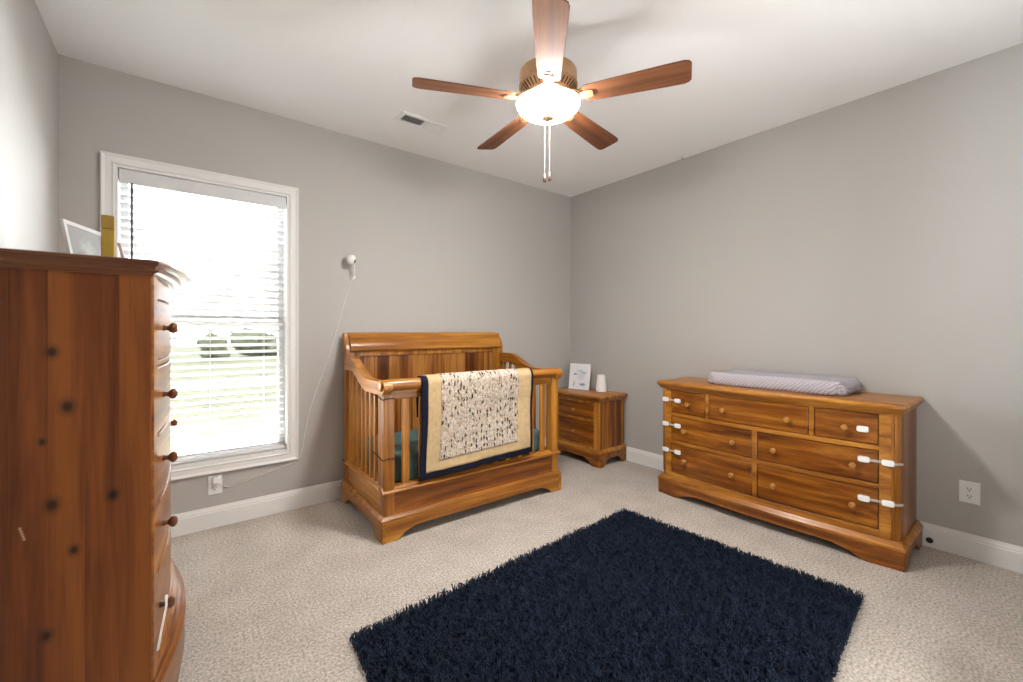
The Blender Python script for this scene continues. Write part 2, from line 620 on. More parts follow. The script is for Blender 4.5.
# window blind (its own thing: headrail, valance, slats, bottom rail, ladder cords, wand)
BX0, BX1, BY = WX0 + .016, WX1 - .016, YB + .044
blind = thing('window_blind', 'white horizontal slat blind lowered inside the window opening', 'window blind', ((BX0 + BX1) / 2, BY, WZ0))
bl = lambda x, y, z: (x - (BX0 + BX1) / 2, y - BY, z - WZ0)
hw = (BX1 - BX0) / 2
build('headrail', MB().box(-hw, hw, -.022, .026, WZ1 - .064 - WZ0, WZ1 - .014 - WZ0), M['slat'], blind)
build('valance', MB().prism([(-.034, 0), (-.030, 0), (-.026, .006), (-.026, .074), (-.030, .08), (-.034, .08), (-.037, .07), (-.034, .04), (-.037, .01)], 'x', -hw, hw), M['slat'], blind, loc=(0, 0, WZ1 - .094 - WZ0))
sl = MB()
sec = []
for k in range(7):
    t = -1 + k / 3
    sec.append((t * .025, .0045 * (1 - t * t)))
sec2 = [(y, z - .0026) for y, z in sec[::-1]]
sl.prism(sec + sec2, 'x', -hw + .004, hw - .004)
slat0 = None
NS = 36
zs0, zs1 = .068, WZ1 - .125 - WZ0
for k in range(NS):
    z = zs0 + (zs1 - zs0) * k / (NS - 1)
    if slat0 is None:
        slat0 = build('slat', sl, M['slat'], blind, loc=(0, 0, z), rot=(R(-24), 0, 0))
    else:
        dup(slat0, blind, (0, 0, z))
build('bottom_rail', MB().box(-hw + .003, hw - .003, -.024, .024, .026, .044), M['slat'], blind, bevel=.004)
for x in (-.30, 0.0, .30):
    build('ladder_cord', MB().tube([(x, -.027, .04), (x, -.027, zs1 + .03)], .0009, 5).tube([(x, .027, .04), (x, .027, zs1 + .03)], .0009, 5), M['cord'], blind)
build('tilt_wand', MB().tube([(-.375, -.042, WZ1 - .09 - WZ0), (-.375, -.044, .95)], .006, 6), M['wand'], blind)

# what lies outside the window
struct('lawn_ground', MB().box(-60, 60, YB + T + .4, 70, -.6, -.4), plain('pale_dry_lawn', (0.13, 0.13, 0.085), 0.9, 0.1, noise=0.2, nscale=1.5))
struct('road', MB().prism([(-60, 13.3), (60, 17.5), (60, 18.6), (-60, 14.1)], 'z', -.41, -.385), plain('concrete_road', (0.22, 0.22, 0.23), 0.9, 0.1))


def leaf_blob(name, x, y, z0, w, h, seed):
    rnd = random.Random(seed)
    bm = bmesh.new()
    for k in range(9):
        r = h * rnd.uniform(.22, .36)
        c = Vector((x + rnd.uniform(-w, w) * .42, y + rnd.uniform(-.8, .8), z0 + rnd.uniform(.22, .68) * h))
        b2 = bmesh.ops.create_icosphere(bm, subdivisions=2, radius=r)
        for v in b2['verts']:
            d = 1 + .22 * math.sin(v.co.x * 9 + k) * math.cos(v.co.z * 8 + seed) + rnd.uniform(-.08, .08)
            v.co = Vector((v.co.x * 1.25, v.co.y, v.co.z)) * d + c
    me = bpy.data.meshes.new(name)
    bm.to_mesh(me)
    bm.free()
    me.materials.append(M['leaves'])
    o = bpy.data.objects.new(name, me)
    C.objects.link(o)
    return o


M['leaves'] = plain('dusty_green_leaves', (0.10, 0.108, 0.072), 0.9, 0.1, noise=0.35, nscale=3)
for i, (bx, by, bw, bh) in enumerate(((1.6, 29, .5, 1.6), (4.3, 32.5, 2.4, 2.0), (-1.6, 31, 1.6, 1.7), (8.4, 29.5, 2.2, 2.1), (-5.4, 29, 2.0, 1.8), (12.6, 31, 2.2, 2.1))):
    o = leaf_blob('shrub', bx, by, -.4, bw, bh, i + 3)
    tag(o, 'pale dusty green shrub far across the lawn, blurred behind the blind slats', 'shrub', 'far shrubs beyond the lawn')


# ---------------------------------------------------------------- furniture helpers
def lin(a, b, n):
    return [a + (b - a) * i / n for i in range(n + 1)]


def smooth(t):
    t = max(0.0, min(1.0, t))
    return t * t * (3 - 2 * t)


class Case:
    """bow-fronted case piece in its own frame: back at y=0, front towards -y, x to the viewer's right"""

    def __init__(s, hw, depth, sag, cant=(0.0, 0.0)):
        s.hw, s.d, s.sag, s.cant = hw, depth, sag, cant

    def front(s, o=0.0, sag=None):
        sg = s.sag if sag is None else sag
        fx = s.hw - s.cant[0]
        return lambda x: -(s.d + o + sg * max(0.0, 1 - (x / fx) ** 2))

    def outline(s, o, sag=None, n=20, side=None):
        """plan polygon grown by o (back stays on the wall)"""
        so = o if side is None else side
        yf = s.front(o, sag)
        cx, cy = s.cant
        fx = s.hw + so - cx
        pts = [(s.hw + so, 0.0)]
        if cx:
            pts += [(s.hw + so, -(s.d + o - cy)), (s.hw + so - cx * .35, -(s.d + o - cy * .35))]
        for x in lin(fx, -fx, n):
            k = x / fx * (s.hw - cx)
            pts.append((x, yf(k)))
        if cx:
            pts += [(-(s.hw + so - cx * .35), -(s.d + o - cy * .35)), (-(s.hw + so), -(s.d + o - cy))]
        pts.append((-(s.hw + so), 0.0))
        return pts

    def stack(s, layers):
        """layers: (z, offset[, sag[, side]])"""
        mb = MB()
        rings = []
        for l in layers:
            z, o = l[0], l[1]
            rings.append([(x, y, z) for x, y in s.outline(o, l[2] if len(l) > 2 else None, side=l[3] if len(l) > 3 else None)])
        mb.loft(rings)
        return mb

    def apron(s, o, ztop, zflat, foot, run, t=0.022, sag=None, side_foot=None, side_run=None):
        """base board round left side, front and right side, its lower edge scrolled up between the feet"""
        pts = s.outline(o, sag, n=48)[:]
        # densify sides
        def dens(a, b, n):
            return [(a[0] + (b[0] - a[0]) * i / n, a[1] + (b[1] - a[1]) * i / n) for i in range(n)]
        i0 = 1 if s.cant[0] else 1
        right = dens(pts[0], pts[1], 26)
        left = dens(pts[-2], pts[-1], 26) + [pts[-1]]
        front = pts[1:-2]
        path = right + front + left
        ncorner_r, ncorner_l = len(right), len(right) + len(front) - 1 + 1
        L = [0.0]
        for a, b in zip(path, path[1:]):
            L.append(L[-1] + math.hypot(b[0] - a[0], b[1] - a[1]))
        cr = (L[ncorner_r] + L[min(ncorner_r + (2 if s.cant[0] else 0), len(L) - 1)]) / 2
        cl = (L[ncorner_l] + L[ncorner_l - (2 if s.cant[0] else 0)]) / 2
        sf = side_foot or foot * .7
        sr = side_run or run

        def zb(l):
            if l < cr:
                d = min(l, cr - l)
                f, r = sf, sr
            elif l > cl:
                d = min(l - cl, L[-1] - l)
                f, r = sf, sr
            else:
                d = min(l - cr, cl - l)
                f, r = foot, run
            k = (d - f) / r
            if k <= 0:
                return 0.0
            if k >= 1:
                return zflat
            # scroll: quick rise, little step, easy finish
            return zflat * (0.72 * math.sin(min(1, k / .55) * PI / 2) ** 1.2 + 0.28 * smooth((k - .5) / .5))
        mb = MB()
        rings = []
        for i, (x, y) in enumerate(path):
            a = Vector(path[max(i - 1, 0)])
            b = Vector(path[min(i + 1, len(path) - 1)])
            tdir = (b - a).normalized()
            nrm = Vector((tdir.y, -tdir.x))
            inn = Vector((x, y)) + nrm * t
            if abs(inn.y) < t and False:
                pass
            if (inn - Vector((0, -s.d / 2))).length > (Vector((x, y)) - Vector((0, -s.d / 2))).length:
                inn = Vector((x, y)) - nrm * t
            z = zb(L[i])
            rings.append([(x, y, z), (x, y, ztop), (inn.x, inn.y, ztop), (inn.x, inn.y, z)])
        mb.loft(rings)
        return mb


KNOB = [(0.0001, 0), (.0085, 0), (.0085, .003), (.006, .007), (.0062, .012), (.011, .016), (.0152, .021), (.0155, .026), (.012, .031), (.006, .0335), (.0001, .034)]


def knob(parent, x, y, z, mat, s=1.0, angle=0.0):
    return build('knob', MB().lathe([(r * s, h * s) for r, h in KNOB], 16, 'y'), mat, parent, loc=(x, y, z), rot=(0, 0, angle))


def drawer(parent, case, x0, x1, z0, z1, knobs, mat, kmat, o=-.005, ks=1.0, kz=None, gap=.0042):
    d = build('drawer', MB().slab(lin(x0 + gap, x1 - gap, 12), case.front(o), z0 + gap, z1 - gap, .02, .004), mat, parent, angle=40)
    f = case.front(o)
    for kx in knobs:
        slope = math.atan((f(kx + .01) - f(kx - .01)) / .02)
        knob(d, kx, f(kx) + .001, kz if kz else (z0 + z1) / 2, kmat, ks, slope)
    return d


M['knob'] = wood('turned_pine_knob', 'y', (0.28, 0.105, 0.018), (0.40, 0.175, 0.040), (0.50, 0.25, 0.075), knots=False, rough=0.3)
M['knob_dark'] = wood('dark_turned_knob', 'y', (0.06, 0.018, 0.006), (0.12, 0.038, 0.013), (0.20, 0.07, 0.025), knots=False, rough=0.3)


def strap_pad(mb_parent, x, z, case, o, ang=0.0, name='strap_pad'):
    f = case.front(o)
    m = MB()
    w, h = .0265, .0165
    for (sx, dz) in ((1.0, 0.0), (.86, .008)):
        pass
    ring = lambda k, y: [(k * w * math.copysign(abs(math.cos(a)) ** .45, math.cos(a)), y, k * h * math.copysign(abs(math.sin(a)) ** .45, math.sin(a))) for a in [2 * PI * i / 24 for i in range(24)]]
    m.loft([ring(1, 0), ring(1, -.006), ring(.88, -.0095)])
    sl_ = math.atan((f(x + .01) - f(x - .01)) / .02)
    return build(name, m, M['white_plastic'], mb_parent, loc=(x, f(x), z), rot=(0, ang, sl_), angle=40)


# ---------------------------------------------------------------- crib
def crib():
    X0, X1 = .962, 2.372
    cx = (X0 + X1) / 2
    YF = 2.432                      # face of the front posts
    root = thing('crib', 'honey-pine sleigh crib with a quilt over its front rail, against the window wall', 'crib', (cx + .004, 2.845, 0), R(-.9))
    W = (X1 - X0) / 2
    yf, yr = YF - 2.85, 3.236 - 2.85       # local front and rear
    # ---- base: plinth with bracket feet, moulding, panels, ledge
    for nm, sgn in (('front_base', 1),):
        pass

    def apron_board(length, foot, run, zf, zt, t):
        mb = MB()
        rings = []
        n = 60
        for i in range(n + 1):
            x = -length / 2 + length * i / n
            d = min(x + length / 2, length / 2 - x)
            k = (d - foot) / run
            z = 0.0 if k <= 0 else zf if k >= 1 else zf * (.7 * math.sin(min(1, k / .5) * PI / 2) ** 1.3 + .3 * smooth((k - .5) / .5))
            rings.append([(x, 0, z), (x, 0, zt), (x, t, zt), (x, t, z)])
        return mb.loft(rings)
    e = .016
    fb = build('base_board', apron_board(2 * (W + e), .10, .12, .062, .128, .022), M['pine_x'], root, loc=(0, yf - .016, 0))
    build('base_board', apron_board(2 * (W + e), .10, .12, .062, .128, .022), M['pine_x'], root, loc=(0, yr, 0), rot=(0, 0, PI))
    for sgn in (-1, 1):
        build('side_base_board', apron_board(yr - yf + .03, .09, .10, .062, .128, .022), M['pine_x'], root,
              loc=(sgn * (W + e), (yf + yr) / 2 - .004, 0), rot=(0, 0, -sgn * PI / 2 + PI))
    # base moulding strip (stepped) and the case above it
    mo = MB()
    rings = []
    for z, o in ((.122, .022), (.132, .022), (.137, .016), (.142, .010), (.150, .004), (.150, -.02)):
        rings.append([(W + o, yr - .0, z), (W + o, yf - o + .004, z), (-W - o, yf - o + .004, z), (-W - o, yr, z)])
    mo.loft(rings)
    build('base_moulding', mo, M['pine_x'], root)
    # lower panels between the posts
    build('front_panel', MB().box(-W + .03, W - .03, yf + .008, yf + .026, .14, .292), M['amber_x'], root)
    for sgn in (-1, 1):
        build('side_panel', MB().box(min(sgn * (W - .008), sgn * (W - .026)), max(sgn * (W - .008), sgn * (W - .026)), yf + .03, yr - .03, .14, .292), M['pine_y'], root)
    # ledge moulding
    for nm, args in (('front_ledge', (-W - .012, W + .012, yf - .014, yf + .045)),):
        build(nm, MB().prism([(args[2], .286), (args[2] - .002, .294), (args[2] + .004, .301), (args[2] + .018, .304), (args[2] + .028, .316), (args[3], .318), (args[3], .286)], 'x', args[0], args[1]), M['pine_x'], root, angle=25)
    for sgn in (-1, 1):
        pr = [(sgn * (W + .012), .286), (sgn * (W + .014), .294), (sgn * (W + .008), .301), (sgn * (W - .006), .304), (sgn * (W - .014), .316), (sgn * (W - .045), .318), (sgn * (W - .045), .286)]
        build('side_ledge', MB().prism(pr, 'y', yf + .02, yr - .04), M['pine_y'], root, angle=25)
    # ---- posts
    for sgn in (-1, 1):
        build('front_post', MB().box(min(sgn * W, sgn * (W - .068)), max(sgn * W, sgn * (W - .068)), yf, yf + .062, .14, .905), M['pine_z'], root, bevel=.006)
    # rear posts with the sleigh scroll (side profile in y-z), local rear
    def post_profile():
        f, b = yr - .062, yr - .004
        pts = [(f, .0), (f, 1.075)]
        for k in range(1, 9):                       # front edge curls back
            t = k / 8
            pts.append((f + .052 * t ** 2, 1.075 + .130 * t))
        pts += [(f + .060, 1.228), (f + .075, 1.238), (f + .092, 1.232), (f + .098, 1.214), (f + .092, 1.198)]
        for k in range(0, 7):
            t = 1 - k / 6
            pts.append((b + .030 * t ** 2, 1.06 + .125 * t))
        pts += [(b, .0)]
        return pts
    pp = post_profile()
    for sgn in (-1, 1):
        build('rear_post', MB().prism(pp, 'x', min(sgn * (W + .002), sgn * (W - .058)), max(sgn * (W + .002), sgn * (W - .058))), M['pine_z'], root, angle=30, bevel=.004)
    # headboard roll, top rail, boarded panel, frame
    f = yr - .058
    roll = [(f, 1.098), (f - .016, 1.104), (f - .018, 1.116)]
    for k in range(9):
        t = k / 8
        roll.append((f - .014 + .055 * t ** 1.8, 1.120 + .096 * t))
    roll += [(f + .052, 1.230), (f + .070, 1.240), (f + .088, 1.236), (f + .096, 1.216), (f + .080, 1.196), (f + .050, 1.13), (f + .040, 1.098)]
    build('headboard_roll', MB().prism(roll, 'x', -W + .030, W - .030), M['pine_x'], root, angle=30)
    build('headboard_panel', MB().box(-W + .05, W - .05, f + .016, f + .034, .29, 1.11), M['bead'], root)
    # grooves of the boards as thin v battens
    fr = MB()
    fr.box(-W + .05, -W + .098, f + .004, f + .02, .29, 1.10).box(W - .098, W - .05, f + .004, f + .02, .29, 1.10).box(-W + .05, W - .05, f + .004, f + .02, 1.062, 1.10)
    build('headboard_frame', fr, M['pine_z'], root, bevel=.003)
    # ---- front rail: round bar, flat rail below
    zc, rr = .925, .036
    bar = MB()
    prof = [(.012, -W - .026), (.026, -W - .024), (.034, -W - .016), (.036, -W - .004), (.036, 0), (.036, W + .004), (.034, W + .016), (.026, W + .024), (.012, W + .026)]
    bar.lathe(prof, 20, 'x', (0, yf + .006, zc))
    build('front_rail', bar, M['pine_x'], root, angle=50)
    build('front_lower_rail', MB().box(-W + .066, W - .066, yf + .012, yf + .040, .838, .900), M['pine_x'], root, bevel=.004)
    # ---- side rails with the S sweep (y-z profile)
    top, bot = [], []
    def ztop(y):
        yy = y + 2.85
        if yy > 3.02:
            return 1.055
        if yy < 2.70:
            return .946
        t = (3.02 - yy) / (3.02 - 2.70)
        return .946 + .109 * (1 - smooth(t) ** .8) * (1 - .0 * t)
    n = 40
    ys = lin(yr - .055, yf - .002, n)
    for y in ys:
        top.append((y, ztop(y)))
        bot.append((y, ztop(y) - .078 - .006 * math.sin(2.2 * (y - yf))))
    tip = [(yf - .022, .944), (yf - .036, .932), (yf - .040, .915), (yf - .034, .898), (yf - .020, .886), (yf + .0, .872)]
    prof = top + tip + bot[::-1]
    for sgn in (-1, 1):
        a, b = sorted((sgn * (W + .012), sgn * (W - .042)))
        build('side_rail', MB().prism(prof, 'x', a, b), M['pine_y'], root, angle=40, bevel=.006)
    # ---- slats
    s0 = None
    for k in range(11):
        x = 1.108 + k * (2.226 - 1.108) / 10 - cx
        if s0 is None:
            s0 = build('front_slat', MB().box(-.023, .023, -.009, .009, .30, .85), M['pine_z'], root, loc=(x, yf + .026, 0), bevel=.004)
        else:
            dup(s0, root, (x, yf + .026, 0))
    for sgn in (-1, 1):
        for k in range(8):
            y = 2.535 + k * .0835 - 2.85
            zt = ztop(y) - .06
            build('side_slat', MB().box(-.0075, .0075, -.0150, .0150, .30, zt), M['pine_z'], root, loc=(sgn * (W - .016), y, 0), bevel=.004)
    # ---- mattress
    m = MB()
    mw, my0, my1 = W - .075, yf + .075, yr - .075
    rings = []
    for z, o in ((.30, -.02), (.315, 0), (.44, 0), (.465, -.012), (.475, -.04)):
        ring = []
        for a in range(40):
            t = 2 * PI * a / 40
            cxx, cyy = math.cos(t), math.sin(t)
            ring.append(((mw + o) * math.copysign(abs(cxx) ** .16, cxx), (my0 + my1) / 2 + ((my1 - my0) / 2 + o) * math.copysign(abs(cyy) ** .16, cyy), z))
        rings.append(ring)
    m.loft(rings)
    build('mattress', m, M['mattress'], root, angle=50)
    build('mattress_board', MB().box(-W + .05, W - .05, yf + .05, yr - .06, .285, .30), M['pine_x'], root)
    # ---- dark ties knotted round the corner post and the last slats
    for z in (.845, .487):
        pth = []
        for a in range(17):
            t = 2 * PI * a / 16
            pth.append((-W + .034 + .040 * math.copysign(abs(math.cos(t)) ** .35, math.cos(t)), yf + .031 + .037 * math.copysign(abs(math.sin(t)) ** .35, math.sin(t)), z + .004 * math.sin(3 * t)))
        tie = MB().tube(pth, .0028, 6)
        tie.tube([(-W + .001, yf + .06, z), (-W + .001, yf + .11, z + .003), (-W + .0, yf + .19, z + .012)], .0026, 6)
        build('tie_cord', tie, M['dark_cord'], root)['label'] = 'thin dark tie round the corner post'
    build('tie_cord', MB().tube([(-W - .006, yr - .064, .30), (-W - .008, yr - .03, .298), (-W - .006, yr + .002, .30)], .004, 6), M['dark_cord'], root)
    return root


crib()


# ---------------------------------------------------------------- quilt over the front rail
def quilt():
    xl, xr = 1.186, 2.080
    yc, zc, r = 2.433, .925, .040
    hang_l, hang_r = .605, .568            # front drop below the bar
    back = .22
    root = thing('baby_quilt', 'printed baby quilt with butter-yellow border and navy binding, draped over the crib front rail', 'quilt', ((xl + xr) / 2, yc, zc), R(-.9))
    ox, oy, oz = (xl + xr) / 2, yc, zc
    arc = PI * r
    NU = 90

    def drop(u):
        return hang_l + (hang_r - hang_l) * u

    def pos(u, s, off=0.0):
        """u across 0..1, s metres along the cloth: 0 at top of the bar, + to the front, - to the back"""
        x = xl + (xr - xl) * u
        d = drop(u)
        rr = r + off
        wob = .005 * math.sin(u * 11 + 1) + .003 * math.sin(u * 27)
        if abs(s) < arc / 2:
            a = s / r
            return Vector((x, yc - rr * math.sin(a), zc + rr * math.cos(a)))
        e = abs(s) - arc / 2
        sg = 1 if s > 0 else -1
        y = yc - sg * rr
        k = smooth(e / .25)
        if sg > 0:
            y += .012 * k + wob * k - .006 * k * math.sin(e * 9 + u * 4)
        x += .006 * math.sin(e * 7 + u * 2) * k
        return Vector((x, y, zc - e))

    def puff(u, s):
        gx = (u * (xr - xl)) / .113
        gz = s / .113
        return .0035 * (abs(math.sin(PI * gx)) ** .5 * abs(math.sin(PI * gz)) ** .5)

    def patch(name, u0, u1, s0f, s1f, mat, nu, ns, off, uv=False, th=.010, pf=True):
        vs, fs, uvs = [], [], []
        for j in range(ns + 1):
            for i in range(nu + 1):
                u = u0 + (u1 - u0) * i / nu
                a, b = s0f(u), s1f(u)
                s = a + (b - a) * j / ns
                p = pos(u, s, off + (puff(u, s) if pf else 0))
                vs.append((p.x - ox, p.y - oy, p.z - oz))
                uvs.append((u * (xr - xl), s))
        for j in range(ns):
            for i in range(nu):
                k = j * (nu + 1) + i
                fs.append((k, k + 1, k + nu + 2, k + nu + 1))
        me = bpy.data.meshes.new(name)
        me.from_pydata(vs, [], fs)
        if uv:
            l = me.uv_layers.new(name='uv')
            for lp in me.loops:
                l.data[lp.index].uv = uvs[lp.vertex_index]
        me.polygons.foreach_set('use_smooth', [True] * len(me.polygons))
        me.materials.append(mat)
        o = bpy.data.objects.new(name, me)
        C.objects.link(o)
        o.parent = root
        sm = o.modifiers.new('solid', 'SOLIDIFY')
        sm.thickness, sm.offset = th, 0
        return o
    b = .040 / (xr - xl)
    cu0, cu1 = .128 / (xr - xl), 1 - .145 / (xr - xl)
    full0 = lambda u: -arc / 2 - back
    # navy binding and backing: the whole cloth, slightly behind
    patch('navy_binding', 0, 1, full0, lambda u: arc / 2 + drop(u), M['navy_bind'], NU, 70, .003, th=.007, pf=False)
    patch('yellow_border', b, 1 - b * .6, lambda u: full0(u) + .04, lambda u: arc / 2 + drop(u) - .042, M['cream'], NU, 64, .0065, th=.005)
    patch('printed_panel', cu0, cu1, lambda u: -.10, lambda u: arc / 2 + drop(u) - .105, M['print'], 70, 60, .0095, uv=True, th=.005)


quilt()


# ---------------------------------------------------------------- nightstand
def nightstand():
    root = thing('nightstand', 'small two-drawer pine nightstand in the corner between crib and dresser', 'nightstand', (XR - .018, 2.868, 0), -R(90))
    c = Case(.300, .375, .018, (.02, .02))
    build('body', c.stack([(.10, -.018), (.60, -.018)]), M['amber_side_x'], root, angle=30)
    # frame of the front
    fr = MB()
    fx = c.hw - .001
    for x0, x1 in ((-fx, -.232), (.232, fx)):
        fr.slab(lin(x0, x1, 4), c.front(0), .13, .605, .03, .003)
    for z0, z1 in ((.13, .176), (.405, .424), (.575, .605)):
        fr.slab(lin(-.236, .236, 12), c.front(-.001), z0, z1, .03, .002)
    build('front_frame', fr, M['pine_z'], root, angle=40)
    drawer(root, c, -.232, .232, .176, .405, (0.0,), M['amber_x'], M['knob'], ks=.95)
    drawer(root, c, -.232, .232, .424, .575, (0.0,), M['amber_x'], M['knob'], ks=.95, kz=.497)
    build('side_panel', MB().box(.27, .300, -.36, -.012, .13, .60), M['amber_side'], root, bevel=.003)
    build('side_panel', MB().box(-.300, -.27, -.36, -.012, .13, .60), M['amber_side'], root, bevel=.003)
    build('top', c.stack([(.596, .004), (.604, .008), (.612, .020), (.622, .028), (.636, .032), (.644, .030), (.650, .020)]), M['pine_x'], root, angle=25)
    build('base_moulding', c.stack([(.122, .020), (.138, .020), (.146, .012), (.156, .004)]), M['pine_x'], root, angle=25)
    build('base_board', c.apron(.016, .126, .070, .085, .10, side_foot=.06, side_run=.07), M['amber_x'], root, angle=40)
    return root


M['amber_side_x'] = wood('amber_pine_case', 'z', DD, DM, DL, plank=0.09, across='x', seed=3.3, pvar=0.5)
nightstand()

# frame and vase standing on the nightstand
fr_root = thing('picture_frame', 'white picture frame with a pale blue-grey print, standing on the nightstand', 'picture frame', (3.262, 3.020, .651), math.atan2(2.905 - 3.144, 3.284 - 3.226))
w2, hh = .118, .265
tilt = R(-9)


def picture_frame(root, w2, hh, border, mat_frame, mat_art, tilt, depth=.014):
    mb = MB()
    ring_frame_l(mb, -w2 + border, w2 - border, border, hh - border, [(0, -.001), (0, -depth), (border, -depth), (border, 0)])
    build('frame_border', mb, mat_frame, root, rot=(tilt, 0, 0), angle=25)
    me = bpy.data.meshes.new('picture_print')
    x, z0, z1 = w2 - border * .9, border * .9, hh - border * .9
    vs = [(-x, -.006, z0), (x, -.006, z0), (x, -.006, z1), (-x, -.006, z1), (-x, -.001, z0), (x, -.001, z0), (x, -.001, z1), (-x, -.001, z1)]
    me.from_pydata(vs, [], [(0, 1, 2, 3), (4, 7, 6, 5), (0, 4, 5, 1), (1, 5, 6, 2), (2, 6, 7, 3), (3, 7, 4, 0)])
    l = me.uv_layers.new(name='uv')
    for lp in me.loops:
        v = vs[lp.vertex_index]
        l.data[lp.index].uv = ((v[0] + x) / (2 * x), (v[2] - z0) / (z1 - z0))
    me.materials.append(mat_art)
    o = bpy.data.objects.new('picture_print', me)
    C.objects.link(o)
    o.parent = root
    o.rotation_euler = (tilt, 0, 0)
    # easel leg behind
    ly = -math.tan(tilt) * hh * .7 + .003
    build('easel_leg', MB().loft([[(-.02, ly, hh * .7), (.02, ly, hh * .7), (.02, ly + .004, hh * .7), (-.02, ly + .004, hh * .7)],
                                  [(-.03, hh * .38, 0.002), (.03, hh * .38, 0.002), (.03, hh * .38 + .004, 0.002), (-.03, hh * .38 + .004, 0.002)]]), M['pale_plastic'], root)


def ring_frame_l(mb, x0, x1, z0, z1, prof):
    rings = []
    for sx, sz in ((-1, -1), (1, -1), (1, 1), (-1, 1)):
        rings.append([((x0 - d) if sx < 0 else (x1 + d), y, (z0 - d) if sz < 0 else (z1 + d)) for d, y in prof])
    return mb.loft(rings, closed=True)


M['art1'] = art_mat('pale_print', (0.76, 0.76, 0.78), [(.55, .55, .30, .22, (.62, .65, .70)), (.24, .60, .12, .05, (.24, .26, .30)), (.72, .68, .16, .05, (.34, .42, .52)), (.5, .74, .22, .07, (.52, .56, .64)), (.68, .16, .22, .07, (.25, .32, .42)), (.2, .17, .05, .12, (.3, .33, .40))])
picture_frame(fr_root, w2, hh, .016, M['white_plastic'], M['art1'], tilt)

vase = build('vase', MB().lathe([(.001, 0), (.050, 0), (.055, .004), (.054, .02), (.047, .09), (.040, .155), (.037, .165), (.030, .167), (.001, .166)], 28), M['vase'], None, loc=(3.325, 2.78, .651), angle=50)
tag(vase, 'small white tapered vase beside the picture frame on the nightstand', 'vase')


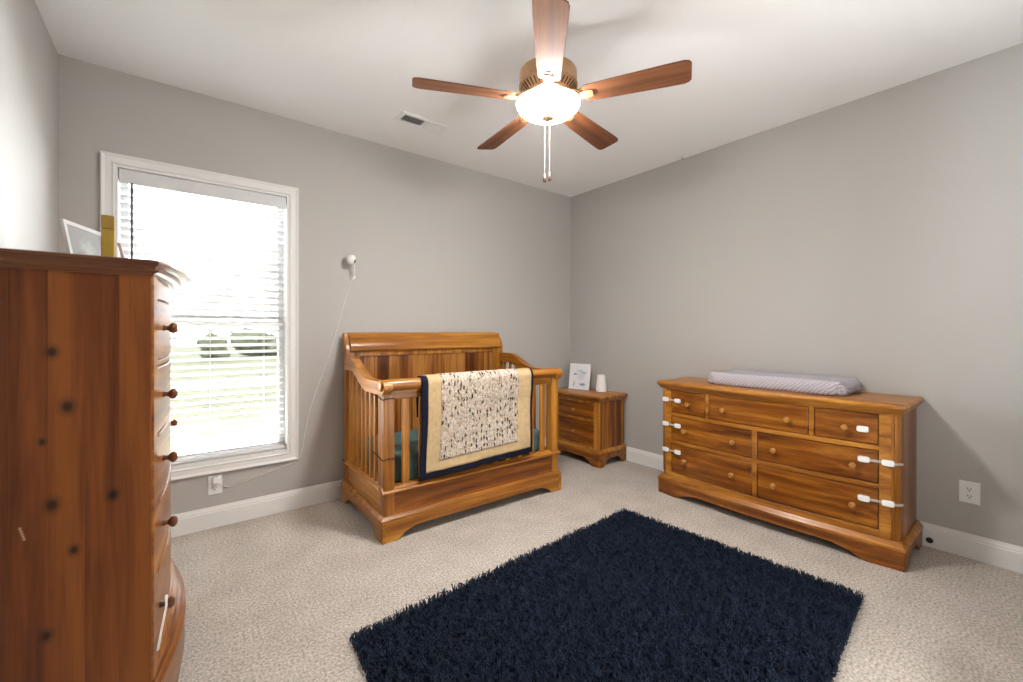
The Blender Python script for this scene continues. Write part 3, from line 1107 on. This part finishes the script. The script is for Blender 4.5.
# ---------------------------------------------------------------- dresser
def dresser():
    root = thing('dresser', 'long low seven-drawer pine dresser with white child-safety straps, along the right wall', 'dresser', (XR - .018, 1.190, 0), -R(90))
    c = Case(.696, .445, .050, (.034, .030))
    c2 = Case(.702, .445, .050, (.010, .010))
    X = lambda y: -(y - 1.190)
    build('body', c.stack([(.10, -.016), (.83, -.016)]), M['amber_side_x'], root, angle=30)
    fx = c.hw - c.cant[0]
    fr = MB()
    xa, xb = -.612, .612
    fr.slab(lin(-fx, xa, 4), c.front(0), .13, .838, .03, .003).slab(lin(xb, fx, 4), c.front(0), .13, .838, .03, .003)
    for z0, z1 in ((.13, .178), (.398, .424), (.606, .632), (.802, .838)):
        fr.slab(lin(xa - .004, xb + .004, 20), c.front(-.001), z0, z1, .03, .003)
    mid = .000
    fr.slab(lin(mid - .014, mid + .014, 3), c.front(-.002), .175, .61, .03, .003)
    d1, d2 = X(1.510), X(.880)
    for d in (d1, d2):
        fr.slab(lin(d - .012, d + .012, 3), c.front(-.002), .63, .805, .03, .003)
    build('front_frame', fr, M['pine_x'], root, angle=40)
    kz1, kz2, kz3 = .712, .508, .287
    D1 = drawer(root, c, xa, d1 - .012, .632, .802, (X(1.652),), M['amber_x'], M['knob'], ks=1.12, kz=kz1)
    D2 = drawer(root, c, d1 + .012, d2 - .012, .632, .802, (X(1.387), X(1.0)), M['amber_x'], M['knob'], ks=1.12, kz=kz1)
    D3 = drawer(root, c, d2 + .012, xb, .632, .802, (X(.722),), M['amber_x'], M['knob'], ks=1.12, kz=kz1)
    D4 = drawer(root, c, xa, mid - .014, .424, .606, (X(1.682), X(1.322)), M['amber_x'], M['knob'], ks=1.12, kz=kz2)
    D5 = drawer(root, c, mid + .014, xb, .424, .606, (X(1.075), X(.687)), M['amber_x'], M['knob'], ks=1.12, kz=kz2)
    D6 = drawer(root, c, xa, mid - .014, .178, .398, (X(1.678), X(1.328)), M['amber_x'], M['knob'], ks=1.12, kz=kz3)
    D7 = drawer(root, c, mid + .014, xb, .178, .398, (X(1.075), X(.687)), M['amber_x'], M['knob'], ks=1.12, kz=kz3)
    # canted reeded corner posts
    for sgn in (-1, 1):
        a = Vector((sgn * fx, c.front(0)(fx)))
        b = Vector((sgn * c.hw, -(c.d - c.cant[1])))
        k = Vector((sgn * (c.hw - c.cant[0] * .35), -(c.d - c.cant[1] * .35)))
        mb = MB()
        inner = [(a.x - sgn * .0, a.y + .03), (b.x - sgn * .03, b.y)]
        mb.loft([[(a.x, a.y, z), (k.x, k.y, z), (b.x, b.y, z), (b.x - sgn * .02, b.y + .012, z), (a.x - sgn * .004, a.y + .03, z)] for z in (.13, .838)])
        build('corner_post', mb, M['pine_z'], root)
        for (p, q) in ((a, k), (k, b)):
            n = 2
            for i in range(n):
                t = (i + .5) / n
                p0 = p + (q - p) * t
                r = (q - p).length / n * .42
                reed = MB().tube([(p0.x, p0.y, .17), (p0.x, p0.y, .175), (p0.x, p0.y, .815), (p0.x, p0.y, .82)], [r * .4, r, r, r * .4], 10)
                build('reed', reed, M['pine_z'], root.children[-1] if False else root, angle=50)
        s0, s1 = sorted((sgn * c.hw, sgn * (c.hw - .02)))
        build('side_panel', MB().box(s0, s1, -(c.d - c.cant[1]), -.004, .13, .838), M['amber_side'], root)
    build('top', c2.stack([(.812, .004), (.822, .008), (.830, .016), (.838, .022), (.845, .026), (.856, .026), (.862, .022), (.866, .014)]), M['pine_x'], root, angle=25)
    build('base_moulding', c2.stack([(.102, .022), (.116, .022), (.124, .014), (.132, .010), (.140, .003)]), M['pine_x'], root, angle=25)
    build('base_board', c2.apron(.018, .106, .056, .17, .16, side_foot=.09, side_run=.10), M['amber_x'], root, angle=40)
    # ---- child safety straps
    def strap(z, side, tail):
        f = c.front(.001)
        if side < 0:
            x_d, x_f = X(1.742), -fx + .004
        else:
            x_d, x_f = X(.640), fx - .010
        s = thing('safety_strap', None, None)
        s.parent = root
        s['label'] = 'white child-safety strap across the drawer edge'
        ring = []
        x0, x1 = sorted((x_d, x_f))
        mb = MB()
        xs = lin(x0, x1, 8)
        rings = [[(x, f(x) - .004, z - .0065), (x, f(x) - .004, z + .0065), (x, f(x) - .0015, z + .0065), (x, f(x) - .0015, z - .0065)] for x in xs]
        mb.loft(rings)
        # tail wraps the canted corner
        sg = side
        k = (sg * (c.hw - c.cant[0] * .35), -(c.d - c.cant[1] * .35) - .012)
        b = (sg * (c.hw + .010), -(c.d - c.cant[1]) - .004)
        p0 = (sg * fx, f(fx) - .006)
        e = [p0, k] + ([b] if tail > 1 else [])
        rr = []
        for q in e:
            rr.append([(q[0], q[1] - .002, z - .0065), (q[0], q[1] - .002, z + .0065), (q[0], q[1], z + .0065), (q[0], q[1], z - .0065)])
        mb.loft(rr)
        build('strap_band', mb, M['pale_plastic'], s)
        strap_pad(s, x_d, z, c, .0005)
        if side < 0:
            p = strap_pad(s, -fx - .03, z, c, -.0)
            p.location = (-(fx - .004), -(c.d + .004), z)
            p.rotation_euler = (0, 0, -R(10))
        else:
            strap_pad(s, fx - .012, z, c, .004)
    for z in (.726, .538, .340):
        strap(z, -1, 2)
    for z in (.548, .334):
        strap(z, 1, 2)
    p = strap_pad(D3, X(.645), .712, c, -.002)
    p['label'] = 'loose white safety-strap pad on the drawer front'
    return root


dresser()


# ---------------------------------------------------------------- changing pad
def changing_pad():
    y0, y1, x0, x1 = .740, 1.575, 3.035, 3.415
    cx, cy = (x0 + x1) / 2, (y0 + y1) / 2
    hx, hy = (x1 - x0) / 2, (y1 - y0) / 2
    NX, NY = 22, 44
    vs, fs = [], []

    def se(t, k):
        return math.copysign(abs(t) ** k, t)

    def topz(a, b):
        # a: across (-1..1), b: along (-1..1): raised long sides, dip between
        edge = max(abs(a), abs(b))
        rim = .070 + .018 * smooth((abs(a) - .25) / .5) + .004 * math.sin(b * 9) * .4
        fall = 1 - smooth((max(abs(a), abs(b) * 1.0) - .90) / .10) * .30
        return rim * fall
    mb = MB()
    rings = []
    N = 72

    def ring(k, z, dz=False):
        r = []
        for i in range(N):
            t = 2 * PI * i / N
            a, b = se(math.cos(t), .28), se(math.sin(t), .22)
            px, py = a * k, b * k
            if dz:
                zz = topz(px, py)
            else:
                zz = z
            wr = .0035 * math.sin(t * 29) * (1 if .4 < k else 0)
            kk = k + (wr / hx if not dz and z < .05 else 0)
            r.append((a * hx * kk, b * hy * kk, zz))
        return r
    rings = [ring(.95, .001), ring(.985, .006), ring(1.0, .022), ring(1.0, .045)]
    for k in (.985, .95, .90, .82, .72, .6, .48, .36, .24, .12, .02):
        rings.append(ring(k, 0, True))
    mb.loft(rings)
    o = build('changing_pad', mb, M['pad'], None, loc=(cx, cy, .867), angle=80)
    tag(o, 'lavender-grey contoured changing pad lying on top of the long dresser', 'changing pad')


changing_pad()


# ---------------------------------------------------------------- chest of drawers by the left wall
def chest():
    Y0, Y1 = 1.600, 2.570
    cy = (Y0 + Y1) / 2
    root = thing('chest_of_drawers', 'tall bow-fronted five-drawer pine chest in the left foreground beside the window', 'chest of drawers', (XL + .012, cy, 0), R(90))
    hw = (Y1 - Y0) / 2
    bx = XL + .012
    D = -.056 - bx
    c = Case(hw, D, .036)
    kc = (0.012, 0.004, 0.0015)
    spots = []
    for (wx, wz, r) in ((-.254, 1.194, .020), (-.226, 1.049, .024), (-.254, .798, .024), (-.214, .669, .018), (-.264, .464, .020), (-.271, .964, .012)):
        spots.append((-hw, -(wx - bx), wz, r, (.035, .011, .004)))
    spots.append((-hw, -(-.138 - bx), .797, .019, (.006, .004, .003)))
    for k in range(5):
        spots.append((-hw, -(-.309 + .0018 * k * 1.0 - bx), .752 - .007 * k, .0042, (.55, .40, .22)))
    sm = wood('chest_side_boards', 'z', (0.072, 0.0155, 0.003), (0.170, 0.043, 0.008), (0.29, 0.088, 0.016), plank=.068, across='y', knots=False, spots=spots, seed=5.1, pvar=.5, rough=.38, coat=.12, scale=.8)
    build('body', c.stack([(.16, -.016), (1.408, -.016)]), M['amber_side_x'], root, angle=30)
    for sgn in (-1, 1):
        a, b = sorted((sgn * hw, sgn * (hw - .022)))
        build('side_panel', MB().box(a, b, -D + .001, -.002, 0.0, 1.412), sm, root, bevel=.002)
    fr = MB()
    fr.slab(lin(-hw + .002, -hw + .055, 4), c.front(.004), .20, 1.412, .03, .004).slab(lin(hw - .055, hw - .002, 4), c.front(0), .20, 1.412, .03, .004)
    rows = [(.305, .524), (.540, .728), (.744, .936), (.952, 1.142), (1.158, 1.346)]
    edges = [.24] + [z for r in rows for z in r] + [1.412]
    for i in range(0, len(edges), 2):
        fr.slab(lin(-hw + .052, hw - .052, 16), c.front(-.001), edges[i], edges[i + 1], .03, .003)
    build('front_frame', fr, M['amber_x'], root, angle=40)
    kx = (-.325, .325)
    kz = [.405, .634, .842, 1.046, 1.258]
    for i, (z0, z1) in enumerate(rows):
        dmat = M['amber_x']
        dd = drawer(root, c, -hw + .055, hw - .055, z0, z1, (-.385, .325) if i == 0 else kx if i in (2, 4) else kx[:1], dmat, M['knob_dark'], o=.002, ks=1.12, kz=kz[i])
        if i == 0:
            f = c.front(.002)
            hang = MB()
            pts = [(x, f(x) - dy, zz) for x, dy, zz in ((-.392, .016, .428), (-.402, .018, .408), (-.420, .014, .378), (-.434, .010, .350), (-.456, .006, .310))]
            wd = [.011, .012, .006, .011, .004]
            rings = [[(p[0] - w, p[1] - .002, p[2]), (p[0] + w, p[1] - .004, p[2]), (p[0] + w, p[1] + .002, p[2]), (p[0] - w, p[1] + .003, p[2])] for p, w in zip(pts, wd)]
            hang.loft(rings)
            h = build('safety_strap', hang, M['white_plastic'], root, angle=60)
            h['label'] = 'limp white safety strap hanging at the bottom drawer knob'
    # cornice with a deeper bow than the carcass
    build('cornice', c.stack([(1.4054, .002, .040, .004), (1.4132, .006, .044, .006), (1.4168, .014, .052, .010), (1.4216, .016, .056, .012), (1.4252, .008, .056, .010), (1.4300, .008, .060, .010),
                              (1.4348, .012, .074, .014), (1.4420, .016, .080, .020), (1.4480, .014, .080, .020), (1.4510, .008, .080, .014)]), M['cornice'], root, angle=25)
    build('base_moulding', c.stack([(z_, o_, g_, -.003) for z_, o_, g_ in ((.18, .012, .072), (.212, .012, .072), (.219, .006, .066), (.236, .006, .064), (.242, .002, .056), (.260, .002, .054), (.266, -.002, .046), (.286, -.002, .044), (.293, -.006, .036))]), M['amber_x'], root, angle=20)
    build('base_board', c.apron(.010, .195, .085, .14, .14, sag=.070, side_foot=.10, side_run=.09), M['amber_x'], root, angle=40)
    return root


M['cornice'] = wood('dark_pine_cornice', 'y', (0.07, 0.022, 0.010), (0.13, 0.045, 0.020), (0.20, 0.075, 0.032), knots=False, rough=0.3)
chest()

# things standing on the chest
big = thing('picture_frame', 'white picture frame with a pale grey picture, leaning in the corner on the tall chest', 'picture frame', (-.267, 2.405, 1.4515), math.atan2(.944, .33))
M['art2'] = art_mat('grey_picture', (0.30, 0.295, 0.29), [(.5, .6, .25, .22, (.40, .40, .40)), (.3, .35, .18, .2, (.22, .215, .22)), (.65, .3, .25, .2, (.38, .37, .36)), (.5, .1, .4, .10, (.26, .23, .22))])
picture_frame(big, .125, .222, .016, plain('matt_white_frame', (0.60, 0.59, 0.58), 0.9, 0.1), M['art2'], R(-10), .009)

gb = thing('keepsake_box', 'mustard-gold upright box with a lid, standing on the tall chest before the window', 'box', (-.1835, 2.0, 1.4515), R(0))
build('box_body', MB().box(-.0165, .0165, -.024, .024, 0, .143), M['gold'], gb, bevel=.002)
build('box_lid', MB().box(-.0165, .0165, -.024, .024, .1445, .189), plain('dark_mustard_lid', (0.33, 0.20, 0.03), 0.5), gb, bevel=.002)
card = build('card', MB().loft([[(x0, y, z) for x0, y in ((0 - k, -.035), (.008 - k, -.035), (.008 - k, .035), (0 - k, .035))] for z, k in ((0, -.018), (.112, .006))]), plain('pale_pink_card', (0.50, 0.36, 0.34), 0.5), None, loc=(-.161, 2.09, 1.4515))
tag(card, 'small pale pinkish card leaning beside the mustard-gold box on the tall chest', 'card')


# ---------------------------------------------------------------- ceiling fan
def ceiling_fan():
    cx, cy = 1.460, 1.560
    zb = 2.40
    root = thing('ceiling_fan', 'five-blade walnut and bronze ceiling fan with a lit glass bowl', 'ceiling fan', (cx, cy, H))
    z = lambda v: v - H
    build('canopy', MB().lathe([(.001, z(2.74)), (.070, z(2.74)), (.070, z(2.725)), (.062, z(2.70)), (.040, z(2.675)), (.018, z(2.668)), (.001, z(2.668))], 32), M['bronze'], root, angle=30)
    build('downrod', MB().lathe([(.013, z(2.68)), (.013, z(2.53))], 16), M['bronze'], root)
    build('motor_housing', MB().lathe([(.001, z(2.555)), (.04, z(2.555)), (.06, z(2.548)), (.128, z(2.545)), (.140, z(2.540)), (.143, z(2.530)), (.143, z(2.478)), (.146, z(2.474)), (.146, z(2.466)), (.140, z(2.462)), (.112, z(2.436)), (.104, z(2.430)), (.001, z(2.430))], 48), M['bronze'], root, angle=25)
    # vent fins under the housing
    v0 = None
    for k in range(40):
        a = 2 * PI * k / 40
        if v0 is None:
            v0 = build('vent_slot', MB().loft([[(.1385, -.0032, z(2.4605)), (.1385, .0032, z(2.4605)), (.1385, .0032, z(2.4575)), (.1385, -.0032, z(2.4575))],
                                              [(.1145, -.0026, z(2.4385)), (.1145, .0026, z(2.4385)), (.1145, .0026, z(2.435)), (.1145, -.0026, z(2.435))]]), M['bronze_dark'], root, rot=(0, 0, a))
        else:
            dup(v0, root, rot=(0, 0, a))
    build('light_fitter', MB().lathe([(.001, z(2.432)), (.050, z(2.432)), (.046, z(2.424)), (.022, z(2.418)), (.020, z(2.402)), (.001, z(2.402))], 32), M['bronze'], root, angle=30)
    bowl = build('light_bowl', MB().lathe([(.145, z(2.3861)), (.154, z(2.3870)), (.158, z(2.3826)), (.155, z(2.3766)), (.147, z(2.3618)), (.130, z(2.3452)), (.104, z(2.3313)), (.070, z(2.3217)), (.030, z(2.3165)), (.001, z(2.3157)),
                                    (.001, z(2.3191)), (.030, z(2.3200)), (.069, z(2.3252)), (.101, z(2.3348)), (.126, z(2.3479)), (.142, z(2.3635)), (.145, z(2.3774))], 40), M['bowl'], root, angle=60)
    bowl.data.materials.append(M['bowl_inside'])          # only the outer face of the frosted glass glows into the room
    for pl in bowl.data.polygons:
        if pl.normal.z > .02 or (pl.center.z > z(2.317) and pl.normal.x * pl.center.x + pl.normal.y * pl.center.y < 0):
            pl.material_index = 1
    build('finial', MB().lathe([(.001, z(2.320)), (.020, z(2.319)), (.030, z(2.316)), (.031, z(2.312)), (.024, z(2.307)), (.012, z(2.302)), (.001, z(2.300))], 24), M['bronze'], root, angle=50)
    # blades
    out = []
    r0, r1 = .185, .662
    up = [(r0, .046), (r0 + .015, .052), (r0 + .10, .057), (r1 - .10, .067), (r1 - .03, .068), (r1 - .010, .062), (r1, .048)]
    out = up + [(x, -y) for x, y in up[::-1]]
    for k in range(5):
        a = R(11.8 + 72 * k)
        b = build('blade', MB().prism(out, 'z', -.003, .003), M['blade'], root, loc=(0, 0, zb - H), rot=Matrix.Rotation(a, 3, 'Z').__matmul__(Matrix.Rotation(R(-12), 3, 'X')).to_euler(), bevel=.0015)
        # blade iron
        iron = MB()
        iron.loft([[(x, -w, zc - t), (x, w, zc - t), (x, w, zc + t), (x, -w, zc + t)] for x, w, zc, t in
                   ((.100, .018, .034, .004), (.130, .016, .026, .004), (.160, .020, .010, .004), (.185, .034, .0062, .003), (.225, .040, .0062, .003), (.250, .030, .0062, .003))])
        iron.loft([[(x, -w, zc - t), (x, w, zc - t), (x, w, zc + t), (x, -w, zc + t)] for x, w, zc, t in
                   ((.150, .012, .004, .004), (.170, .020, -.006, .003), (.205, .024, -.006, .0028), (.225, .018, -.006, .0028))])
        build('blade_iron', iron, M['bronze'], b, angle=30)
        build('screw_plate', MB().box(.232, .246, -.012, .012, -.0055, -.0028), M['bronze_dark'], b)
    # pull chains
    for dx, ln in ((-.016, .250), (.008, .243)):
        ux, uy = .786, -.618
        px, py = dx * ux + .010 * .618, dx * uy + .010 * .786
        ch = build('pull_chain', MB().tube([(px, py, z(2.292)), (px, py, z(2.292 - ln))], .0008, 6), M['chain'], root)
        build('chain_connector', MB().lathe([(.001, 0), (.004, -.002), (.0045, -.014), (.002, -.018)], 10, 'z', (px, py, z(2.292 - ln))), M['white_plastic'], ch)
        build('chain_fob', MB().lathe([(.001, -.014), (.004, -.017), (.0085, -.032), (.0080, -.042), (.001, -.047)], 12, 'z', (px, py, z(2.292 - ln))), M['bronze_dark'], ch)
    # bulbs inside the bowl
    l = bpy.data.lights.new('fan_bulbs', 'POINT')
    l.energy, l.color, l.shadow_soft_size = BULB_W, (1.0, 0.94, 0.86), .035
    lo = bpy.data.objects.new('fan_bulbs', l)
    C.objects.link(lo)
    lo.location = (cx, cy, 2.386)


ceiling_fan()


# ---------------------------------------------------------------- ceiling vent
M['vent'] = plain('white_register_enamel', (0.90, 0.90, 0.90), 0.5)


def ceiling_vent():
    root = thing('air_vent', 'white rectangular air register on the ceiling between fan and window wall', 'air vent', (1.385, 2.785, H), R(0))
    a, b = .185, .074
    mb = MB()
    ring = [(-.155, .155, -.045, .045)]
    rings = []
    for sx, sy in ((-1, -1), (1, -1), (1, 1), (-1, 1)):
        rings.append([(sx * (a - q), sy * (b - q), zz) for q, zz in ((0, -.0005), (.003, -.006), (.026, -.009), (.030, -.006), (.030, -.0005))])
    mb.loft(rings, closed=True)
    build('frame', mb, M['vent'], root, angle=25)
    build('duct_opening', MB().box(-.156, .156, -.045, .045, -.0012, -.0004), M['dark_slot'], root)
    for k in range(22):
        x = -.148 + k * .0141
        tilt = R(-62) if k < 11 else R(32)
        build('louver', MB().box(-.0062, .0062, -.044, .044, -.0006, .0006), M['vent'], root, loc=(x, 0, -.0066), rot=(0, tilt, 0))
    build('divider', MB().box(-.003, .003, -.044, .044, -.008, -.001), M['vent'], root)


ceiling_vent()
nail = build('ceiling_hook', MB().tube([(0, 0, 0), (0, 0, -.008), (.004, 0, -.016), (.010, 0, -.018), (.014, 0, -.013)], .0022, 6), M['black_plastic'], None, loc=(3.395, 1.957, H))
tag(nail, 'tiny dark hook on the ceiling close to the right wall', 'hook')


# ---------------------------------------------------------------- baby monitor camera, its cord, outlets
def monitor():
    root = thing('baby_monitor_camera', 'round white baby monitor camera on the wall between window and crib', 'camera', (1.055, YB, 1.665))
    l = lambda x, y, z: (x - 1.055, y - YB, z - 1.665)
    build('wall_bracket', MB().lathe([(.001, 0), (.020, 0), (.021, .006), (.012, .012), (.001, .013)], 20, 'y').tube([(0, -.01, 0), (0, -.035, .018), (-.004, -.055, .055), (-.010, -.062, .085)], .007, 10), M['white_plastic'], root, angle=50)
    hs = MB().lathe([(.001, -.036), (.020, -.031), (.034, -.016), (.038, .0), (.036, .014), (.026, .026), (.018, .029), (.001, .029)], 28, 'x')
    h = build('camera_housing', hs, M['white_plastic'], root, loc=(-.030, -.068, .120), rot=(0, R(24), -R(32)), angle=50)
    build('lens', MB().lathe([(.001, .027), (.0135, .027), (.0135, .032), (.010, .0335), (.001, .034)], 20, 'x'), M['black_plastic'], h, angle=40)
    pts = [(1.053, YB - .05, 1.70), (1.050, YB - .02, 1.66), (1.040, YB - .004, 1.62), (1.0, YB - .003, 1.486), (.955, YB - .003, 1.32), (.907, YB - .003, 1.147), (.858, YB - .003, 1.0), (.809, YB - .003, .858), (.770, YB - .003, .74), (.742, YB - .003, .647),
           (.722, YB - .003, .53), (.706, YB - .003, .42), (.683, YB - .003, .338), (.62, YB - .003, .318), (.562, YB - .003, .302), (.480, YB - .003, .287), (.413, YB - .003, .273), (.33, YB - .003, .252), (.262, YB - .004, .240), (.222, YB - .02, .262)]
    build('power_cord', MB().tube([l(*p) for p in pts], .0026, 6), M['cord'], root)
    build('power_plug', MB().box(-.020, .020, -.036, -.005, -.020, .026), M['white_plastic'], root, loc=(.199 - 1.055, 0, .300 - 1.665), bevel=.005)


monitor()


def outlet(name, label, loc, rz, w=.038, h=.059, plug=False):
    root = thing(name, label, 'outlet', loc, rz)
    build('cover_plate', MB().loft([[(-w * k, y, -h * k), (w * k, y, -h * k), (w * k, y, h * k), (-w * k, y, h * k)] for k, y in ((1, 0), (1, -.003), (.94, -.006))]), M['white_plastic'], root, angle=25)
    for s in (-1, 1):
        r = build('receptacle', MB().lathe([(.001, .0055), (.0165, .0055), (.0165, .0078), (.015, .0085), (.001, .0085)], 24, 'y'), M['white_plastic'], root, loc=(0, 0, s * .0195), angle=40)
        build('slots', MB().box(-.0075, -.0050, -.0092, -.0080, -.002, .008).box(.0050, .0075, -.0092, -.0080, -.002, .008).lathe([(.001, .0080), (.003, .0080), (.003, .0092), (.001, .0092)], 10, 'y', (0, 0, -.008)), M['dark_slot'], r)
    return root


outlet('wall_outlet', 'white wall outlet under the window with a white plug in it', (.193, YB, .268), 0, .038, .060)
outlet('wall_outlet', 'white wall outlet on the right wall above the baseboard, right of the dresser', (XR, .283, .360), -R(90), .040, .060)
gm = build('cable_grommet', MB().lathe([(.001, 0), (.016, 0), (.016, .004), (.011, .006), (.009, .003), (.001, .003)], 20, 'y'), M['black_plastic'], None, loc=(XR - .0148, .440, .040), rot=(0, 0, -R(90)), angle=40)
tag(gm, 'small round black grommet in the white baseboard beside the dresser foot', 'grommet')


# ---------------------------------------------------------------- shag rug
def rug():
    A, B, D_, E_ = Vector((.545, 1.750)), Vector((2.425, 1.825)), Vector((2.515, .545)), Vector((.470, .350))
    root = thing('shag_rug', 'large navy blue shag rug lying on the beige carpet', 'rug', (1.48, 1.12, 0))
    o = Vector((1.48, 1.12))
    cs = [p - o for p in (A, B, D_, E_)]
    build('rug_backing', MB().loft([[(p.x * .985, p.y * .985, z) for p in cs] for z in (.001, .012)]), M['rug_back'], root)
    rng = np.random.default_rng(5)
    N = 62000
    u, v = rng.random(N), rng.random(N)
    # more yarn along the border
    a, b, d, e = [np.array(c) for c in cs]
    P = ((1 - u) * (1 - v))[:, None] * a + (u * (1 - v))[:, None] * b + (u * v)[:, None] * d + ((1 - u) * v)[:, None] * e
    ang = rng.random(N) * 2 * PI + 0.0
    # clumps lean together
    ang = 2.5 * np.sin(P[:, 0] * 61 + 2 * np.sin(P[:, 1] * 47)) + 2.5 * np.cos(P[:, 1] * 67 + P[:, 0] * 23) + rng.normal(0, .9, N)
    lean = rng.uniform(.008, .022, N)
    ht = rng.uniform(.017, .029, N)
    dirv = np.stack([np.cos(ang), np.sin(ang)], 1)
    rad = rng.uniform(.0018, .0030, N)
    rows = []
    prof = ((0.0, 0.0, 1.0), (0.30, .62, 1.0), (.68, .95, .95), (1.0, .98, .35))
    perp = np.stack([-dirv[:, 1], dirv[:, 0]], 1)
    for (l, hgt, rs) in prof:
        c = P + dirv * (lean * l)[:, None]
        zz = .008 + ht * hgt
        up = np.clip(l * 1.3, 0, 1)
        for k in range(3):
            t = 2 * PI * k / 3
            off = perp * (np.cos(t) * rad * rs)[:, None] + dirv * (np.sin(t) * rad * rs * (1 - .7 * up))[:, None]
            rows.append(np.column_stack([c + off, zz + np.sin(t) * rad * rs * .7 * up]))
    V = np.stack(rows, 1).reshape(-1, 3)           # N*12
    base = (np.arange(N) * 12)[:, None]
    quads = []
    for s in range(3):
        for k in range(3):
            l = (k + 1) % 3
            quads.append([s * 3 + k, s * 3 + l, s * 3 + 3 + l, s * 3 + 3 + k])
    Q = (base[:, :, None] + np.array(quads)[None]).reshape(-1, 4)
    me = bpy.data.meshes.new('rug_pile')
    me.vertices.add(len(V))
    me.vertices.foreach_set('co', V.astype(np.float32).ravel())
    me.loops.add(Q.size)
    me.loops.foreach_set('vertex_index', Q.astype(np.int32).ravel())
    me.polygons.add(len(Q))
    me.polygons.foreach_set('loop_start', (np.arange(len(Q)) * 4).astype(np.int32))
    me.polygons.foreach_set('loop_total', np.full(len(Q), 4, np.int32))
    me.polygons.foreach_set('use_smooth', np.ones(len(Q), bool))
    me.update(calc_edges=True)
    me.materials.append(M['pile'])
    po = bpy.data.objects.new('rug_pile', me)
    C.objects.link(po)
    po.parent = root
    po['kind'] = 'stuff'


rug()
